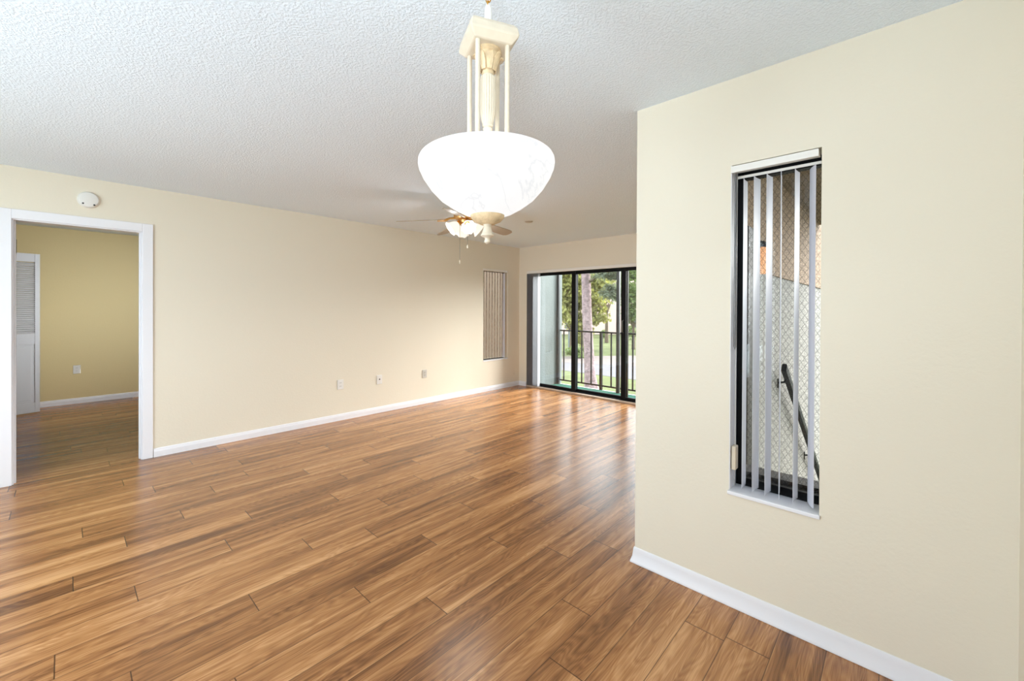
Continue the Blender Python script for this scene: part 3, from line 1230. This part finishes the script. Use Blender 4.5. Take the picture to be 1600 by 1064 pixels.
GRASS = mat('lawn_grass', (0.110, 0.122, 0.055), 0.95, spec=0.1, var=(0.6, 0.25), bump=(60, 0.6, 0.02))
ROAD = mat('grey_asphalt', srgb(92, 88, 92), 0.9, var=(2, 0.06))
WALK = mat('pinkish_concrete_walk', srgb(108, 96, 92), 0.9, var=(3, 0.06))
bm = nb()
box(bm, (-20, -70, GZ-.5), (120, 120, GZ-.02))
bm.faces.ensure_lookup_table()
struct('lawn', bm, GRASS)


def strip(name, pts, z, m):
    bm = nb()
    A = [bm.verts.new((p.x, p.y, z-.03)) for p in pts]
    B = [bm.verts.new((p.x, p.y, z)) for p in pts]
    n = len(pts)
    for i in range(n):
        bm.faces.new((A[i], A[(i+1) % n], B[(i+1) % n], B[i]))
    bm.faces.new(A)
    bm.faces.new(B)
    return struct(name, bm, m)


def lin(a, b, t):
    return a.lerp(b, t)


ra, rb = out(876, 31.8), out(993, 29.8)
na, nb_ = out(876, 27.8), out(955, 25.2)
wa, wb = out(876, 35.6), out(992, 36.4)
strip('road', [lin(ra, rb, -2), lin(ra, rb, 5), lin(na, nb_, 6), lin(na, nb_, -2.5)], GZ-.005, ROAD)
strip('sidewalk', [lin(wa, wb, -.9), lin(wa, wb, 5), lin(ra, rb, 5), lin(ra, rb, -.9)], GZ, WALK)

BARK = mat('pine_bark', srgb(138, 118, 120), 0.95, spec=0.1, bump=(14, 1.0, 0.06), var=(7, 0.35))
BARK2 = mat('grey_brown_bark', srgb(96, 84, 72), 0.95, spec=0.1, var=(7, 0.3))


def leaf_mat(name, c, var=.35):
    m = mat(name, c, 0.6, spec=0.25, var=(0.9, var))
    nt = m.node_tree
    b = nt.nodes['Principled BSDF']
    out_ = [n for n in nt.nodes if n.type == 'OUTPUT_MATERIAL'][0]
    tr = nt.nodes.new('ShaderNodeBsdfTranslucent')
    tr.inputs[0].default_value = (c[0]*1.3, c[1]*1.3, c[2]*.9, 1)
    mx = nt.nodes.new('ShaderNodeMixShader')
    mx.inputs[0].default_value = .45
    nt.links.new(b.outputs[0], mx.inputs[1])
    nt.links.new(tr.outputs[0], mx.inputs[2])
    nt.links.new(mx.outputs[0], out_.inputs[0])
    return m


LEAF_Y = leaf_mat('yellow_green_leaves', (0.25, 0.245, 0.085))
LEAF_G = leaf_mat('mid_green_leaves', (0.15, 0.20, 0.075))
LEAF_P = leaf_mat('grey_green_needles', (0.16, 0.18, 0.14))


def foliage(bm, rnd, c, rad, n, size, stretch=1.0, needle=False):
    """n small bent leaves (or needle tufts) scattered through an ellipsoid, denser in lumps"""
    lumps = []
    for _ in range(max(5, n//90)):
        v = Vector((rnd.gauss(0, 1), rnd.gauss(0, 1), rnd.gauss(0, 1))).normalized()*rnd.random()**.45
        lumps.append(Vector((v.x*rad[0], v.y*rad[1], v.z*rad[2])))
    for i in range(n):
        lp = lumps[i % len(lumps)]
        s = min(rad)*.30
        p = Vector(c)+lp+Vector((rnd.gauss(0, s), rnd.gauss(0, s), rnd.gauss(0, s*.7)))
        q = Vector((rnd.gauss(0, 1), rnd.gauss(0, 1), rnd.gauss(0, .6))).normalized()
        t = q.orthogonal().normalized()
        t = (Matrix.Rotation(rnd.random()*6.28, 3, q) @ t)
        sz = size*(.6+.8*rnd.random())
        wd = sz*(.10 if needle else .5)
        a = bm.verts.new(p)
        b = bm.verts.new(p+q*sz*.5+t*wd)
        d = bm.verts.new(p+q*sz*.5-t*wd)
        e = bm.verts.new(p+q*sz+Vector((0, 0, -sz*.15)))
        bm.faces.new((a, b, e))
        bm.faces.new((a, e, d))


# pine whose trunk rises past the balcony
pb = out(925, 20.2)
pine = thing('pine_tree', 'tall pine with a bare pinkish trunk rising close behind the balcony railing', 'tree', pb)
bm = nb()
rn = random.Random(3)
tp = []
for px, z in ((926, 0), (924, .35), (922.5, .9), (921, 1.7), (919, 2.7), (917, 3.9), (916, 5.0), (914.5, 6.2), (914, 9), (914, 13)):
    v = out(px, 20.2)-pb
    tp.append((v.x, v.y, z))
tube(bm, tp, [.42, .33, .27, .245, .235, .230, .225, .215, .18, .10], 18)
link('trunk', bm, BARK, pine, smooth=True)
brs = [((out(918, 20.2)-pb), 5.35, (out(948, 19.0)-pb), 5.75), ((out(914, 20.2)-pb), 9.0, (out(870, 19)-pb), 9.6), ((out(914, 20.2)-pb), 10.5, (out(950, 21)-pb), 11.4)]
for a, z0, b, z1 in brs:
    bm = nb()
    mid = (a+b)/2
    tube(bm, [(a.x, a.y, z0), (mid.x, mid.y, (z0+z1)/2+.05), (b.x, b.y, z1)], [.07, .05, .02], 8)
    link('branch', bm, BARK2, pine, smooth=True)
bm = nb()
for px, d, z, n in ((940, 19.3, 5.75, 260), (951, 19.0, 5.95, 420), (957, 19.2, 5.55, 420), (950, 19.6, 5.05, 420), (959, 19.5, 4.75, 300), (944, 19.4, 6.5, 300), (953, 19.2, 6.7, 300),
                    (890, 19.5, 9.6, 500), (914, 20.2, 12.6, 900), (945, 20.8, 11.3, 500)):
    v = out(px, d)-pb
    foliage(bm, rn, (v.x, v.y, z), (.42, .42, .26) if z < 8 else (1.2, 1.2, .7), n, .26, needle=True)
nd = link('needles', bm, LEAF_P, pine)
nd['kind'] = 'stuff'


def tree(label, px, depth, crowns, trunk_h, tr, m, name='leafy_tree', size=.2, seed=1, group=None):
    b0 = out(px, depth)
    t = thing(name, label, 'tree', b0, 0, group)
    rn_ = random.Random(seed)
    bm = nb()
    tube(bm, [(0, 0, 0), (.05, .03, trunk_h*.5), (0, 0, trunk_h)], [tr*1.3, tr, tr*.6], 10)
    for k in range(4):
        a = 2*PI*k/4+seed
        tube(bm, [(0, 0, trunk_h*.75), (.5*math.cos(a), .5*math.sin(a), trunk_h*1.05), (1.1*math.cos(a), 1.1*math.sin(a), trunk_h*1.3)], [tr*.5, tr*.35, tr*.12], 7)
    link('trunk', bm, BARK2, t, smooth=True)
    bm = nb()
    for (cpx, cd, z, rx, rz, n) in crowns:
        v = out(cpx, cd)-b0
        foliage(bm, rn_, (v.x, v.y, z-GZ), (rx, rx, rz), n, size)
    fo = link('foliage', bm, m, t)
    fo['kind'] = 'stuff'
    return t


tree('yellow-green leafy tree filling the left panes of the sliding door', 893, 37,
     [(884, 37, 3.4, 1.5, 1.6, 1900), (901, 37, 3.2, 1.6, 1.6, 1900), (926, 37, 2.6, 1.3, 1.3, 1300), (884, 37, 1.0, 1.1, 1.2, 900), (902, 37, .6, 1.1, 1.2, 900),
      (929, 37, .8, .9, 1.1, 700), (910, 37, -.9, .8, .8, 500), (908, 37, 5.6, 2.0, 1.6, 1700), (936, 37, 3.4, 1.0, 1.0, 700), (880, 37, 5.8, 1.6, 1.5, 1000)], 2.6, .16, LEAF_Y, size=.26, seed=4)
tree('greyish green tree right of the sliding door stile, in front of the pink building', 990, 42,
     [(986, 42, 2.6, 1.2, 1.6, 1100), (1000, 42, 3.2, 1.8, 2.0, 1500), (984, 42, 5.0, 1.0, 1.2, 700), (992, 42, .6, .8, .9, 500), (1012, 42, 1.2, 1.8, 1.8, 900), (994, 42, 6.5, 1.6, 1.2, 800)], 2.8, .15, LEAF_G, size=.26, seed=9)
tree('tall green tree behind the pine branch, against the pink building', 948, 50,
     [(942, 50, 5.2, 1.5, 1.2, 900), (955, 50, 6.2, 1.6, 1.2, 800), (951, 50, 3.6, 1.2, .9, 600)], 4.5, .18, LEAF_P, size=.3, seed=12)


def bush(label, px, depth, r, m, seed, n=900):
    b0 = out(px, depth)
    bm = nb()
    foliage(bm, random.Random(seed), (0, 0, r*.8), (r, r, r*.7), n, .17)
    o = link('shrub', bm, m)
    o.location = b0
    return tag(o, label, 'shrub')


bush('rounded green shrub in front of the pink building, right of the door stile', 989, 55, 1.1, LEAF_G, 5)
bush('low dark shrub hanging over the lawn left of the pine trunk', 902, 34.5, .75, LEAF_G, 6, 500)
bush('low green hedge shrub at the foot of the pink building, right of the pine', 944, 58, .8, LEAF_G, 8, 500)

PINK = mat('pink_stucco', srgb(196, 170, 160), 0.9, spec=0.1, var=(.4, 0.05))
ROOFM = mat('brown_shingle', srgb(120, 92, 80), 0.9)
b0 = out(945, 66)
bd = thing('apartment_building', 'pale pink stucco building far beyond the lawn', 'building', b0, YAW-PI/2+.05)
bm = nb()
box(bm, (-22, 0, 0), (26, 12, 11.5))
link('wall', bm, PINK, bd)
bm = nb()
prism(bm, [(-.6, 11.5), (12.6, 11.5), (6, 14.2)], 0, -22.6, 26.6)
link('roof', bm, ROOFM, bd)
for x in (-.9, 6.0, -9):
    bm = nb()
    box(bm, (x-1.1, -.7, 4.35), (x+1.5, 0, 4.75))
    link('awning', bm, ROOFM, bd)
for x in (-14, -8.0, 5.2, 11):
    for z in (1.0, 5.6):
        bm = nb()
        box(bm, (x-.8, -.05, z), (x+.8, .1, z+1.6))
        link('window', bm, mat('dark_window_glass', (.05, .06, .07), .1) if 'dark_window_glass' not in bpy.data.materials else bpy.data.materials['dark_window_glass'], bd)
bc = out(889.5, 40)
ub = thing('utility_box', 'blue-grey box on a post at the lawn edge, left of the pine trunk', 'utility box', bc)
UB = mat('blue_grey_paint', srgb(96, 106, 114), 0.6)
bm = nb()
box(bm, (-.34, -.3, 2.15), (.34, .3, 3.0))
link('cabinet', bm, UB, ub, bevel=.02)
bm = nb()
box(bm, (-.40, -.36, 3.0), (.40, .36, 3.06))
link('cabinet_lid', bm, UB, ub, bevel=.01)
bm = nb()
box(bm, (-.07, -.07, 0), (.07, .07, 2.15))
link('post', bm, UB, ub)

# brown neighbouring wall outside the small window of the left wall
bm = nb()
box(bm, (2.8, YL+2.2, -3), (8.3, YL+2.35, 5))
struct('wall_neighbour', bm, mat('brown_stucco', srgb(92, 75, 60), 0.9, bump=(30, .5, .01)))
bm = nb()
box(bm, (2.8, YL+TL, 2.45), (XB+TB, YL+2.2, 2.58))
struct('passage_shade_soffit', bm, bpy.data.materials['brown_stucco'])  # added unseen soffit, darkens the space outside the small window
